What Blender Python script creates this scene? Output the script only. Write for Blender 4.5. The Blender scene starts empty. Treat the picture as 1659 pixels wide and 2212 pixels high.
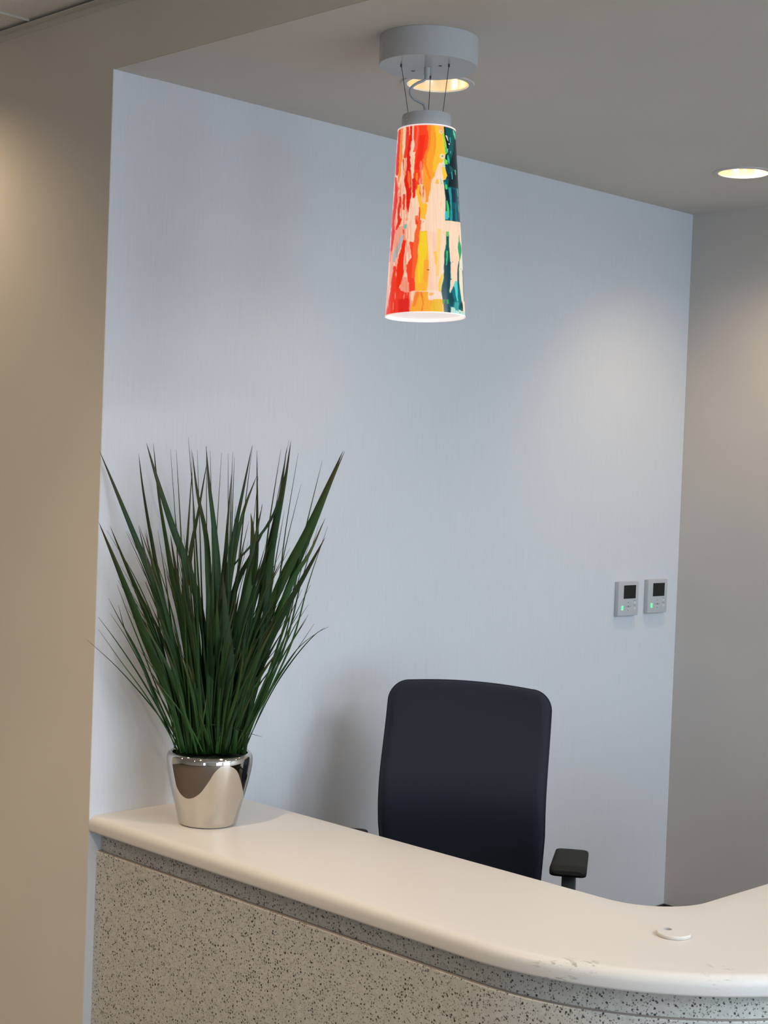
import bpy, bmesh, math, random
import numpy as np
from mathutils import Vector, Matrix
PI = math.pi
random.seed(7)
sc = bpy.context.scene
COL = sc.collection

# ------------------------------------------------------------------ sizes of the place
CAM = Vector((3.23606, -2.21904, 1.65039))
FWD = Vector((-0.70833907, 0.70536208, -0.02683457))
RGT = Vector((0.70440413, 0.70880544, 0.03754548))
UPV = Vector((-0.04550365, -0.00769255, 0.99893455))
FPX = 3340.2
ZC = 2.62      # alcove ceiling
ZM = 2.79      # lobby ceiling
L = 2.529      # alcove depth
HC = 0.756     # counter top

def ray(x, y):
    return FWD + RGT * ((x - 829.5) / FPX) - UPV * ((y - 1106) / FPX)
def at(x, y, t):
    return CAM + ray(x, y) * t

# ------------------------------------------------------------------ materials
def s2l(c):
    c = c / 255.0
    return c / 12.92 if c <= 0.04045 else ((c + 0.055) / 1.055) ** 2.4
def rgb(r, g, b):
    return (s2l(r), s2l(g), s2l(b), 1.0)
def mat(name, color, rough=0.6, metal=0.0, emis=None, estr=0.0, spec=0.5):
    m = bpy.data.materials.new(name); m.use_nodes = True
    b = m.node_tree.nodes['Principled BSDF']
    b.inputs['Base Color'].default_value = color
    b.inputs['Roughness'].default_value = rough
    b.inputs['Metallic'].default_value = metal
    b.inputs['Specular IOR Level'].default_value = spec
    if emis:
        b.inputs['Emission Color'].default_value = emis
        b.inputs['Emission Strength'].default_value = estr
    return m
def N(m, t, **k):
    n = m.node_tree.nodes.new(t)
    for a, v in k.items(): setattr(n, a, v)
    return n
def LK(m, a, b): m.node_tree.links.new(a, b)
def PB(m): return m.node_tree.nodes['Principled BSDF']
def coords(m, scale=(1, 1, 1)):
    tc = N(m, 'ShaderNodeTexCoord'); mp = N(m, 'ShaderNodeMapping')
    mp.inputs['Scale'].default_value = scale
    LK(m, tc.outputs['Object'], mp.inputs['Vector'])
    return mp.outputs['Vector']
def noise(m, vec, scale, detail=2.0, rough=0.5):
    n = N(m, 'ShaderNodeTexNoise'); n.inputs['Scale'].default_value = scale
    n.inputs['Detail'].default_value = detail; n.inputs['Roughness'].default_value = rough
    LK(m, vec, n.inputs['Vector']); return n.outputs['Fac']
def ramp(m, fac, stops):
    r = N(m, 'ShaderNodeValToRGB')
    while len(r.color_ramp.elements) > len(stops): r.color_ramp.elements.remove(r.color_ramp.elements[-1])
    while len(r.color_ramp.elements) < len(stops): r.color_ramp.elements.new(0.5)
    for e, (p, c) in zip(r.color_ramp.elements, stops): e.position = p; e.color = c
    LK(m, fac, r.inputs['Fac']); return r.outputs['Color']
def mix(m, fac, a, b, mode='MIX'):
    n = N(m, 'ShaderNodeMix', data_type='RGBA', blend_type=mode)
    for s, v in ((n.inputs[0], fac), (n.inputs[6], a), (n.inputs[7], b)):
        if hasattr(v, 'is_linked') or hasattr(v, 'links'): LK(m, v, s)
        else: s.default_value = v
    return n.outputs[2]
def bump(m, h, strength, dist=0.001):
    n = N(m, 'ShaderNodeBump'); n.inputs['Strength'].default_value = strength
    n.inputs['Distance'].default_value = dist
    LK(m, h, n.inputs['Height']); LK(m, n.outputs['Normal'], PB(m).inputs['Normal'])

def painted_wall(name, c, vary=0.03, streak=False):
    m = mat(name, c, 0.75, spec=0.25)
    v = coords(m, (220, 220, 9) if streak else (1, 1, 1))
    f = noise(m, v, 1.0 if streak else 2.5, 3)
    lo = tuple(x * (1 - vary) for x in c[:3]) + (1,); hi = tuple(min(1, x * (1 + vary)) for x in c[:3]) + (1,)
    LK(m, ramp(m, f, [(0.3, lo), (0.7, hi)]), PB(m).inputs['Base Color'])
    v2 = coords(m, (1, 1, 1)); f2 = noise(m, v2, 420, 2)
    bump(m, f if streak else f2, 0.25 if streak else 0.12, 0.0006)
    return m

M = {}
M['white_wall'] = painted_wall('white_wallcovering', (0.70, 0.715, 0.735, 1), 0.02, True)
M['back_wall'] = painted_wall('pale_grey_paint', (0.60, 0.56, 0.52, 1))
M['beige_wall'] = painted_wall('beige_paint', (0.72, 0.662, 0.575, 1))
M['lobby_wall'] = painted_wall('light_beige_paint', (0.72, 0.66, 0.56, 1))
M['alcove_ceiling'] = painted_wall('soffit_paint', (0.66, 0.625, 0.57, 1), 0.015)
M['black_rubber'] = mat('black_rubber', (0.02, 0.018, 0.018, 1), 0.5)
M['screw'] = mat('dull_steel', (0.25, 0.25, 0.26, 1), 0.35, 1.0)
M['wire'] = mat('thin_steel_wire', (0.08, 0.08, 0.08, 1), 0.4, 0.6)
M['lamp_white'] = mat('satin_white_enamel', (0.50, 0.505, 0.50, 1), 0.22)
M['cord'] = mat('grey_cord', (0.42, 0.42, 0.42, 1), 0.4)
M['chrome'] = mat('silver_glaze', (0.63, 0.60, 0.56, 1), 0.035, 1.0)
M['hole'] = mat('dark_brown_recess', (0.035, 0.022, 0.016, 1), 1.0, spec=0.0)
M['gap_shade'] = mat('brown_grey_gap_shade', (0.33, 0.285, 0.255, 1), 0.7)
M['soil'] = mat('dark_moss', (0.010, 0.014, 0.008, 1), 0.9)
M['plastic'] = mat('grey_white_plastic', (0.53, 0.545, 0.55, 1), 0.35)
M['plastic_side'] = mat('light_plastic', (0.62, 0.62, 0.63, 1), 0.35)
M['screen'] = mat('dark_lcd', (0.018, 0.02, 0.018, 1), 0.55, spec=0.2)
M['led'] = mat('green_led', (0.2, 0.6, 0.35, 1), 0.4, emis=rgb(110, 235, 165), estr=0.75)
M['key'] = mat('dark_key_print', (0.20, 0.21, 0.22, 1), 0.5)
M['key_white'] = mat('white_key', (0.68, 0.69, 0.72, 1), 0.4)
M['arm_black'] = mat('soft_black_pad', (0.013, 0.014, 0.013, 1), 0.7, spec=0.25)
M['arm_post'] = mat('charcoal_post', (0.06, 0.06, 0.058, 1), 0.4)
M['grid'] = mat('ceiling_grid_metal', (0.66, 0.62, 0.55, 1), 0.6)
M['reflector'] = mat('warm_reflector', (0.95, 0.84, 0.66, 1), 0.18, 0.85)
M['trim_ring'] = mat('downlight_trim', (0.62, 0.60, 0.57, 1), 0.35)
M['bulb'] = mat('lit_lamp', (1, 0.9, 0.7, 1), 0.5, emis=(1.0, 0.86, 0.62, 1), estr=14.0)
M['panel_lens'] = mat('panel_lens', (0.9, 0.9, 0.9, 1), 0.4, emis=(0.85, 0.93, 1, 1), estr=5.0)
M['diffuser'] = mat('glowing_diffuser', (0.9, 0.88, 0.88, 1), 0.5, emis=rgb(255, 236, 232), estr=0.55)
M['frame_metal'] = mat('window_frame_metal', (0.30, 0.30, 0.30, 1), 0.4)

# carpet of the lobby
m = mat('dark_carpet', (0.07, 0.058, 0.05, 1), 0.95); M['carpet'] = m
LK(m, ramp(m, noise(m, coords(m), 60, 4), [(0.3, (0.10, 0.083, 0.066, 1)), (0.7, (0.16, 0.132, 0.105, 1))]), PB(m).inputs['Base Color'])

# acoustic tile
m = mat('acoustic_tile', (0.46, 0.435, 0.39, 1), 0.9); M['tile'] = m
f = noise(m, coords(m), 160, 4, 0.7)
LK(m, ramp(m, f, [(0.30, (0.62, 0.60, 0.56, 1)), (0.42, (0.84, 0.81, 0.76, 1))]), PB(m).inputs['Base Color']); bump(m, f, 0.4, 0.002)

# counter top: warm white solid surface with small scuffs on the front edge
m = mat('warm_white_solid_surface', (0.78, 0.72, 0.64, 1), 0.40, spec=0.35); M['counter'] = m
v = coords(m)
base = ramp(m, noise(m, v, 500, 2), [(0.3, (0.71, 0.67, 0.615, 1)), (0.7, (0.75, 0.71, 0.65, 1))])
col = base
def scuff(center, radius, stretch, thr, dark):
    global col
    tc = N(m, 'ShaderNodeTexCoord')
    sub = N(m, 'ShaderNodeVectorMath', operation='SUBTRACT'); LK(m, tc.outputs['Object'], sub.inputs[0]); sub.inputs[1].default_value = center
    sclv = N(m, 'ShaderNodeVectorMath', operation='MULTIPLY'); LK(m, sub.outputs[0], sclv.inputs[0]); sclv.inputs[1].default_value = stretch
    ln = N(m, 'ShaderNodeVectorMath', operation='LENGTH'); LK(m, sclv.outputs[0], ln.inputs[0])
    fall = N(m, 'ShaderNodeMapRange'); LK(m, ln.outputs['Value'], fall.inputs['Value'])
    fall.inputs['From Min'].default_value = 0; fall.inputs['From Max'].default_value = radius
    fall.inputs['To Min'].default_value = 1; fall.inputs['To Max'].default_value = 0
    mp = N(m, 'ShaderNodeMapping'); mp.inputs['Scale'].default_value = (0.45, 0.8, 2.2); LK(m, tc.outputs['Object'], mp.inputs['Vector'])
    nz = noise(m, mp.outputs['Vector'], 75, 4, 0.65)
    g = N(m, 'ShaderNodeMapRange'); LK(m, nz, g.inputs['Value'])
    g.inputs['From Min'].default_value = thr; g.inputs['From Max'].default_value = thr + 0.06
    mu = N(m, 'ShaderNodeMath', operation='MULTIPLY'); LK(m, fall.outputs[0], mu.inputs[0]); LK(m, g.outputs[0], mu.inputs[1])
    col = mix(m, mu.outputs[0], col, dark)
scuff((1.475, 0.018, 0.735), 0.060, (1, 1, 1.6), 0.555, (0.10, 0.11, 0.10, 1))
scuff((1.52, 0.055, 0.752), 0.055, (1, 1, 2), 0.57, (0.30, 0.28, 0.24, 1))
scuff((1.69, 0.225, 0.740), 0.050, (1, 1, 1.6), 0.565, (0.16, 0.20, 0.20, 1))
scuff((1.05, 0.25, 0.756), 0.030, (1, 1, 1), 0.58, (0.50, 0.47, 0.42, 1))
LK(m, col, PB(m).inputs['Base Color'])

# speckled grey quartz
def quartz(name, basec, lightc):
    m = mat(name, basec, 0.38, spec=0.4)
    v = coords(m)
    w = noise(m, v, 90, 3)
    c = ramp(m, w, [(0.35, basec), (0.65, lightc)])
    for scale, thr, dark, jitter, keep in ((135, 0.25, (0.10, 0.094, 0.082, 1), 1.0, 0.44), (230, 0.28, (0.22, 0.205, 0.18, 1), 1.0, 0.50),
                                           (95, 0.18, (0.045, 0.04, 0.042, 1), 1.0, 0.30), (70, 0.11, (0.10, 0.03, 0.025, 1), 1.0, 0.12), (210, 0.2, (0.55, 0.53, 0.48, 1), 1.0, 0.14)):
        # warp so that specks are irregular
        nv = N(m, 'ShaderNodeTexNoise'); nv.inputs['Scale'].default_value = 260; LK(m, v, nv.inputs['Vector'])
        ad = N(m, 'ShaderNodeVectorMath', operation='MULTIPLY_ADD'); LK(m, nv.outputs['Color'], ad.inputs[0])
        ad.inputs[1].default_value = (0.004, 0.004, 0.004); LK(m, v, ad.inputs[2])
        vo = N(m, 'ShaderNodeTexVoronoi'); vo.inputs['Scale'].default_value = scale; LK(m, ad.outputs[0], vo.inputs['Vector'])
        lt = N(m, 'ShaderNodeMapRange'); LK(m, vo.outputs['Distance'], lt.inputs['Value'])
        lt.inputs['From Min'].default_value = thr; lt.inputs['From Max'].default_value = thr + 0.10
        lt.inputs['To Min'].default_value = 1; lt.inputs['To Max'].default_value = 0
        sep = N(m, 'ShaderNodeSeparateColor'); LK(m, vo.outputs['Color'], sep.inputs[0])
        kp = N(m, 'ShaderNodeMath', operation='LESS_THAN'); LK(m, sep.outputs[0], kp.inputs[0]); kp.inputs[1].default_value = keep
        mu = N(m, 'ShaderNodeMath', operation='MULTIPLY'); LK(m, lt.outputs[0], mu.inputs[0]); LK(m, kp.outputs[0], mu.inputs[1])
        c = mix(m, mu.outputs[0], c, dark)
    LK(m, c, PB(m).inputs['Base Color'])
    return m
M['quartz'] = quartz('speckled_grey_quartz', (0.53, 0.515, 0.46, 1), (0.61, 0.59, 0.53, 1))

# chair fabric
def fabric(name, c):
    m = mat(name, c, 0.75, spec=0.3)
    v = coords(m, (1, 1, 1)); f = noise(m, v, 900, 2)
    bump(m, f, 0.3, 0.0005)
    PB(m).inputs['Sheen Weight'].default_value = 0.12
    PB(m).inputs['Sheen Tint'].default_value = (0.5, 0.62, 0.85, 1)
    return m
M['fabric'] = fabric('navy_black_fabric', (0.011, 0.014, 0.023, 1))
M['piping'] = fabric('navy_black_edge', (0.014, 0.014, 0.022, 1))

# leaves: green, browner and redder towards each tip
def leaf(name, lo, hi):
    m = mat(name, lo, 0.55, spec=0.22)
    at_ = N(m, 'ShaderNodeAttribute', attribute_name='along')
    r = ramp(m, at_.outputs['Fac'], [(0.0, lo), (0.66, hi), (0.86, (0.050, 0.050, 0.022, 1)), (1.0, (0.035, 0.016, 0.018, 1))])
    rn = N(m, 'ShaderNodeAttribute', attribute_name='tone')
    tone = ramp(m, rn.outputs['Fac'], [(0, (0.42, 0.50, 0.52, 1)), (1, (1.7, 1.75, 1.3, 1))])
    LK(m, mix(m, 1.0, r, tone, 'MULTIPLY'), PB(m).inputs['Base Color'])
    return m
M['leaf'] = leaf('dark_green_blade', (0.016, 0.050, 0.010, 1), (0.020, 0.048, 0.017, 1))

# ------------------------------------------------------------------ mesh helpers
def tag(o, label=None, cat=None, group=None, kind=None):
    if label: o['label'] = label
    if cat: o['category'] = cat
    if group: o['group'] = group
    if kind: o['kind'] = kind
    return o
def obj(name, bm, material, parent=None, smooth=None):
    bmesh.ops.recalc_face_normals(bm, faces=bm.faces[:])
    me = bpy.data.meshes.new(name); bm.to_mesh(me); bm.free()
    for mm in (material if isinstance(material, (list, tuple)) else [material]): me.materials.append(mm)
    o = bpy.data.objects.new(name, me); COL.objects.link(o)
    if parent:
        o.parent = parent
        o.matrix_parent_inverse = Matrix.LocRotScale(parent.location, parent.rotation_euler, None).inverted()
    if smooth is not None: shade(o, smooth)
    return o
def shade(o, ang=35):
    me = o.data
    me.polygons.foreach_set('use_smooth', [True] * len(me.polygons))
    bm = bmesh.new(); bm.from_mesh(me)
    for e in bm.edges:
        if len(e.link_faces) == 2 and e.calc_face_angle(0) > math.radians(ang): e.smooth = False
    bm.to_mesh(me); bm.free()
def empty(name, loc, label, cat, group=None, rz=0):
    o = bpy.data.objects.new(name, None); COL.objects.link(o)
    o.location = loc; o.rotation_euler = (0, 0, rz); o.empty_display_size = 0.1
    return tag(o, label, cat, group)
def box(bm, lo, hi, bevel=0, mtx=None, seg=2):
    g = bmesh.ops.create_cube(bm, size=1.0)
    vs = g['verts']
    for v in vs:
        v.co = Vector([lo[i] + (v.co[i] + 0.5) * (hi[i] - lo[i]) for i in range(3)])
    if bevel:
        es = list({e for v in vs for e in v.link_edges})
        r = bmesh.ops.bevel(bm, geom=es, offset=bevel, segments=seg, profile=0.6, affect='EDGES')
        vs = list({v for f in r['faces'] for v in f.verts} | {v for v in vs if v.is_valid})
    if mtx is not None:
        for v in vs: v.co = mtx @ v.co
    return vs
def lathe(bm, prof, center=(0, 0, 0), seg=64, axis=None, close=False):
    c = Vector(center)
    q = Matrix.Identity(3)
    if axis is not None: q = Vector((0, 0, 1)).rotation_difference(Vector(axis).normalized()).to_matrix()
    rings = []
    for r, z in prof:
        if r < 1e-6: rings.append([bm.verts.new(c + q @ Vector((0, 0, z)))])
        else: rings.append([bm.verts.new(c + q @ Vector((r * math.cos(2 * PI * k / seg), r * math.sin(2 * PI * k / seg), z))) for k in range(seg)])
    pairs = list(zip(rings, rings[1:])) + ([(rings[-1], rings[0])] if close else [])
    for a, b in pairs:
        for k in range(seg):
            k2 = (k + 1) % seg
            if len(a) == 1 and len(b) == 1: continue
            if len(a) == 1: bm.faces.new((a[0], b[k], b[k2]))
            elif len(b) == 1: bm.faces.new((a[k], b[0], a[k2]))
            else: bm.faces.new((a[k], b[k], b[k2], a[k2]))
def tube(bm, pts, r, seg=10, cap=True):
    pts = [Vector(p) for p in pts]
    rr = r if isinstance(r, (list, tuple)) else [r] * len(pts)
    prev = None; rings = []
    for i, p in enumerate(pts):
        t = (pts[min(i + 1, len(pts) - 1)] - pts[max(i - 1, 0)]).normalized()
        if prev is None:
            n = t.orthogonal().normalized()
        else:
            n = (prev - t * prev.dot(t)).normalized()
        prev = n; b = t.cross(n)
        rings.append([bm.verts.new(p + (n * math.cos(2 * PI * k / seg) + b * math.sin(2 * PI * k / seg)) * rr[i]) for k in range(seg)])
    for a, b in zip(rings, rings[1:]):
        for k in range(seg): bm.faces.new((a[k], a[(k + 1) % seg], b[(k + 1) % seg], b[k]))
    if cap: bm.faces.new(rings[0]); bm.faces.new(rings[-1])
def catmull(P, n=8):
    P = [Vector(p) for p in P]; Q = [P[0] * 2 - P[1]] + P + [P[-1] * 2 - P[-2]]; out = []
    for i in range(1, len(Q) - 2):
        for k in range(n):
            t = k / n; a, b, c, d = Q[i - 1:i + 3]
            out.append(0.5 * ((2 * b) + (c - a) * t + (2 * a - 5 * b + 4 * c - d) * t * t + (3 * b - a - 3 * c + d) * t ** 3))
    out.append(P[-1]); return out
def struct(name, bm, material, smooth=None):
    o = obj(name, bm, material, smooth=smooth); o['kind'] = 'structure'; return o
def cut(o, cutters):
    for c in cutters:
        md = o.modifiers.new('cut', 'BOOLEAN'); md.object = c; md.operation = 'DIFFERENCE'; md.solver = 'EXACT'
    dg = bpy.context.evaluated_depsgraph_get()
    me = bpy.data.meshes.new_from_object(o.evaluated_get(dg))
    o.modifiers.clear(); o.data = me
    for c in cutters: bpy.data.objects.remove(c)

# ------------------------------------------------------------------ the setting
XR, XL, XE, YB = 2.6, -3.2, 7.2, -6.5        # right end of the soffit, lobby left, window wall, lobby back wall
T = 0.12
bm = bmesh.new(); box(bm, (XL - T, YB - T, -0.1), (XE + T, L + T, 0)); struct('floor', bm, M['carpet'])
# wall_left: recess side wall in white wallcovering (x = 0 plane); the beige front wall joins it at the outside corner
bm = bmesh.new(); box(bm, (-T, 0.0015, 0), (0, L, ZC)); struct('wall_left', bm, M['white_wall'])
bm = bmesh.new(); box(bm, (XL, 0, 0), (-T, T, ZM + 0.012)); box(bm, (-T, -0.0, 0), (-0.0006, 0.0014, ZC))
box(bm, (-T, 0, ZC), (XR, T, ZM + 0.012)); struct('wall_front', bm, M['beige_wall'])
bm = bmesh.new(); box(bm, (-T, L, 0), (XE + T, L + T, ZM + 0.012)); struct('wall_back', bm, M['back_wall'])
bm = bmesh.new(); box(bm, (XR, 0, ZC), (XR + T, L, ZM + 0.012)); struct('wall_header_right', bm, M['beige_wall'])
bm = bmesh.new(); box(bm, (XL - T, YB, 0), (XL, T, ZM + 0.012)); struct('wall_lobby_left', bm, M['lobby_wall'])
bm = bmesh.new(); box(bm, (XL - T, YB - T, 0), (4.9, YB, ZM + 0.012)); box(bm, (6.0, YB - T, 0), (XE + T, YB, ZM + 0.012)); box(bm, (4.9, YB - T, 0), (6.0, YB, 0.25)); box(bm, (4.9, YB - T, 2.45), (6.0, YB, ZM + 0.012)); struct('wall_lobby_back', bm, M['lobby_wall'])
# lobby window wall with two tall openings
WIN = [(-2.6, -0.6), (-0.1, 2.3)]; WZ0, WZ1 = 0.25, 2.45
bm = bmesh.new()
box(bm, (XE, YB, 0), (XE + T, L, WZ0)); box(bm, (XE, YB, WZ1), (XE + T, L, ZM + 0.012))
ys = [YB] + [q for w_ in WIN for q in w_] + [L]
for a, b in ((0, 1), (2, 3), (4, 5)): box(bm, (XE, ys[a], WZ0), (XE + T, ys[b], WZ1))
struct('wall_window_side', bm, M['lobby_wall'])
for i, (a, b) in enumerate(WIN):
    bm = bmesh.new(); c = (a + b) / 2
    for yy in (a, c - 0.03, b - 0.06): box(bm, (XE + 0.03, yy, WZ0), (XE + 0.09, yy + 0.06, WZ1))
    for zz in (WZ0, 1.9, WZ1 - 0.06): box(bm, (XE + 0.03, a, zz), (XE + 0.09, b, zz + 0.06))
    struct('window_%d' % (i + 1), bm, M['frame_metal'])

bm = bmesh.new()
for xx in (4.9, 5.94): box(bm, (xx, YB - 0.09, WZ0), (xx + 0.06, YB - 0.03, WZ1))
for zz in (WZ0, WZ1 - 0.06): box(bm, (4.9, YB - 0.09, zz), (6.0, YB - 0.03, zz + 0.06))
struct('window_3', bm, M['frame_metal'])
# alcove ceiling with openings for the recessed lamps
DL = [(0.5503, 0.5885), (0.564, 1.965), (1.95, 1.965), (1.95, 0.5885)]
RD = 0.0765
bm = bmesh.new(); box(bm, (0, T, ZC), (XR, L, ZC + 0.16))
ceil = struct('ceiling', bm, M['alcove_ceiling'])
cuts = []
for x, y in DL:
    bm = bmesh.new(); lathe(bm, [(0, -0.02), (RD + 0.004, -0.02), (RD + 0.004, 0.11), (0, 0.11)], (x, y, ZC))
    cuts.append(obj('cutter', bm, M['screw']))
cut(ceil, cuts)
# underside of the header belongs to the same painted soffit
bm = bmesh.new(); box(bm, (0.0, 0.0015, ZC - 0.0012), (XR, T + 0.0, ZC - 0.0001)); struct('trim_soffit', bm, M['alcove_ceiling'])

# lobby ceiling: tiles, tees and wall angle
DL2 = [(-0.75, -0.42), (0.75, -1.25), (0.75, -3.3), (3.75, -3.3), (-1.6, -2.2)]
for nm, lo_, hi_ in (('ceiling_lobby', (XL - T, YB - T, ZM + 0.012), (XE + T, 0, ZM + 0.16)), ('ceiling_window_side', (XR, 0, ZM + 0.012), (XE + T, L + T, ZM + 0.16))):
    bm = bmesh.new(); box(bm, lo_, hi_); lob = struct(nm, bm, M['tile'])
    cuts = []
    for x, y in DL2:
        if not (lo_[1] < y < hi_[1]): continue
        bm = bmesh.new(); lathe(bm, [(0, -0.05), (RD + 0.004, -0.05), (RD + 0.004, 0.10), (0, 0.10)], (x, y, ZM))
        cuts.append(obj('cutter', bm, M['screw']))
    cut(lob, cuts)
bm = bmesh.new(); box(bm, (-T, 0, ZM), (XR + T, L + T, ZM + 0.15)); struct('ceiling_slab', bm, M['alcove_ceiling'])
bm = bmesh.new()
x = -0.365 - 0.61 * 4
while x < XE:
    if not any(abs(x - d[0]) < 0.1 for d in DL2): box(bm, (x - 0.002, YB, ZM + 0.006), (x + 0.002, -0.02, ZM + 0.02))
    x += 0.61
y = -0.61 + 0.02
while y > YB:
    if not any(abs(y - d[1]) < 0.1 for d in DL2): box(bm, (XL, y - 0.012, ZM + 0.001), (XE, y + 0.012, ZM + 0.0125))
    y -= 0.61
struct('trim_ceiling_grid', bm, M['grid'])
bm = bmesh.new(); box(bm, (XL, -0.024, ZM), (XE, -0.0015, ZM + 0.003)); box(bm, (XL, -0.0015, ZM - 0.016), (XE, -0.0001, ZM + 0.003)); struct('trim_wall_angle', bm, M['grid'])
# baseboards
bm = bmesh.new(); box(bm, (0.0, 0.46, 0), (0.010, L, 0.10), 0.002); struct('baseboard_left', bm, M['black_rubber'])
bm = bmesh.new(); box(bm, (0.010, L - 0.010, 0), (XR, L, 0.10), 0.002); struct('baseboard_back', bm, M['black_rubber'])
bm = bmesh.new(); box(bm, (XL, -0.010, 0), (-0.002, 0, 0.10), 0.002); struct('baseboard_front', bm, M['black_rubber'])

# ------------------------------------------------------------------ recessed lamps
WARM = (1.0, 0.76, 0.52)
def downlight(x, y, z, label, power, group, ang=150, r=RD, tilt=None):
    t = empty('recessed_downlight', (x, y, z), label, 'ceiling light', group)
    bm = bmesh.new(); lathe(bm, [(r - 0.001, 0.0), (r + 0.001, -0.0035), (r + 0.014, -0.0035), (r + 0.0155, -0.001), (r + 0.0155, 0.0)], (x, y, z), 72)
    obj('trim_ring', bm, M['trim_ring'], t, 40)
    bm = bmesh.new(); prof = [(r - 0.001, 0.0)] + [(r - 0.001 - 0.020 * (k / 10) ** 1.6, 0.0 + 0.078 * k / 10) for k in range(1, 11)]
    lathe(bm, prof, (x, y, z), 72); obj('reflector', bm, M['reflector'], t, 60)
    bm = bmesh.new(); lathe(bm, [(0.0, 0.072), (0.040, 0.072), (0.052, 0.079), (0.0, 0.080)], (x, y, z), 48)
    obj('lamp', bm, M['bulb'], t, 40)
    ld = bpy.data.lights.new('downlight_beam', 'SPOT'); ld.energy = power; ld.color = WARM
    ld.spot_size = math.radians(ang); ld.spot_blend = 0.9; ld.shadow_soft_size = 0.045
    lo = bpy.data.objects.new('downlight_beam', ld); COL.objects.link(lo); lo.location = (x, y, z + 0.028); lo.parent = t
    if tilt: lo.rotation_euler = (math.radians(tilt), 0, 0)
    lo.matrix_parent_inverse = Matrix.Translation(t.location).inverted()
    return t
GA = 'recessed lamps of the alcove ceiling'; GL = 'recessed lamps of the lobby ceiling'
downlight(DL[0][0], DL[0][1], ZC, 'recessed round ceiling lamp glowing partly hidden behind the pendant canopy', 10, GA, 104)
downlight(DL[1][0], DL[1][1], ZC, 'recessed round ceiling lamp cut by the right edge of the photo, near the back wall', 21, GA, 122, tilt=14)
downlight(DL[2][0], DL[2][1], ZC, 'recessed ceiling lamp farther right along the back wall, out of view', 12, GA, 130)
downlight(DL[3][0], DL[3][1], ZC, 'recessed ceiling lamp at the right end of the alcove, out of view', 14, GA, 118)
for i, (x, y) in enumerate(DL2):
    downlight(x, y, ZM + 0.012, 'recessed lamp beside the beige wall, left of the alcove' if i == 0 else 'recessed lamp in the tiled lobby ceiling, out of view', 24 if i == 0 else 105, GL, 140)

def panel_light(x, y, wx, wy, power, label):
    t = empty('ceiling_panel_light', (x, y, ZM), label, 'ceiling light', 'lit panels of the lobby ceiling')
    bm = bmesh.new(); a, b = wx / 2, wy / 2
    for lo_, hi_ in (((-a, -b), (a, -b + 0.02)), ((-a, b - 0.02), (a, b)), ((-a, -b + 0.02), (-a + 0.02, b - 0.02)), ((a - 0.02, -b + 0.02), (a, b - 0.02))):
        box(bm, (x + lo_[0], y + lo_[1], ZM - 0.004), (x + hi_[0], y + hi_[1], ZM + 0.010))
    obj('panel_frame', bm, M['trim_ring'], t)
    bm = bmesh.new(); box(bm, (x - a + 0.02, y - b + 0.02, ZM), (x + a - 0.02, y + b - 0.02, ZM + 0.008)); obj('panel_lens', bm, M['panel_lens'], t)
    ld = bpy.data.lights.new('panel_glow', 'AREA'); ld.shape = 'RECTANGLE'; ld.size = wx - 0.04; ld.size_y = wy - 0.04; ld.energy = power; ld.color = (0.76, 0.86, 1.0)
    lo = bpy.data.objects.new('panel_glow', ld); COL.objects.link(lo); lo.location = (x, y, ZM - 0.003); lo.parent = t
    lo.matrix_parent_inverse = Matrix.Translation(t.location).inverted()
for x, y in ((4.3, 1.0), (5.7, 1.0), (5.2, -0.5)):
    panel_light(x, y, 0.6, 1.2, 56, 'lit cool white panel in the lobby ceiling, out of view')

# ------------------------------------------------------------------ reception counter
# plan: straight leg along x, quarter bend, straight leg along y
YI = 0.4525; XI = 1.42; RI = 0.15; CX, CY = XI - RI, YI + RI; YEND = 2.1
def path(off, n=40):
    """outline at distance off inwards (towards the desk side) from the outer front edge y=0"""
    R_ = RI + YI - off
    pts = [(0.0005, off)]
    k = 22
    for i in range(1, k): pts.append((CX * i / k, off))
    for i in range(n + 1):
        a = -PI / 2 + PI / 2 * i / n
        pts.append((CX + R_ * math.cos(a), CY + R_ * math.sin(a)))
    for i in range(1, 15): pts.append((CX + R_, CY + (YEND - CY) * i / 14))
    return pts
def sweep(bm, prof):
    """prof: closed list of (offset, z)"""
    rows = []
    for off, z in prof:
        rows.append([bm.verts.new((x, y, z)) for x, y in path(off)])
    n = len(rows)
    for i in range(n):
        a, b = rows[i], rows[(i + 1) % n]
        for k in range(len(a) - 1): bm.faces.new((a[k], a[k + 1], b[k + 1], b[k]))
    bm.faces.new([r[0] for r in rows]); bm.faces.new([r[-1] for r in rows][::-1])
desk = empty('reception_desk', (0.9, 0.25, 0), 'curved reception desk with a warm white top over a speckled grey quartz front', 'reception desk')
th = 0.040; prof = []
rt = 0.021; rb = 0.006
for k in range(11):
    a = PI / 2 * k / 10
    prof.append((0 + rt - rt * math.sin(a) if False else rt - rt * math.cos(a), HC - rt + rt * math.sin(a)))
prof += [(0.10, HC), (0.25, HC), (0.40, HC)]
for k in range(5):
    a = PI / 2 * k / 4
    prof.append((YI - 0.004 + 0.004 * math.sin(a), HC - 0.004 + 0.004 * math.cos(a)))
prof += [(YI, HC - th), (0.25, HC - th)]
for k in range(5):
    a = PI / 2 * k / 4
    prof.append((rb - rb * math.sin(a), HC - th + rb - rb * math.cos(a)))
bm = bmesh.new(); sweep(bm, prof)
o = obj('countertop', bm, M['counter'], desk, 50)
bm = bmesh.new(); sweep(bm, [(0.0375, HC - th), (0.060, HC - th), (0.060, 0.60), (0.0375, 0.60)])
o = obj('recessed_band', bm, M['quartz'], desk, 30); o['label'] = 'set-back band of speckled quartz under the top'
bm = bmesh.new(); sweep(bm, [(0.0275, 0.0), (0.0255, 0.002), (0.0255, 0.662), (0.0268, 0.664), (0.0372, 0.664), (0.0372, 0.0)])
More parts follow.
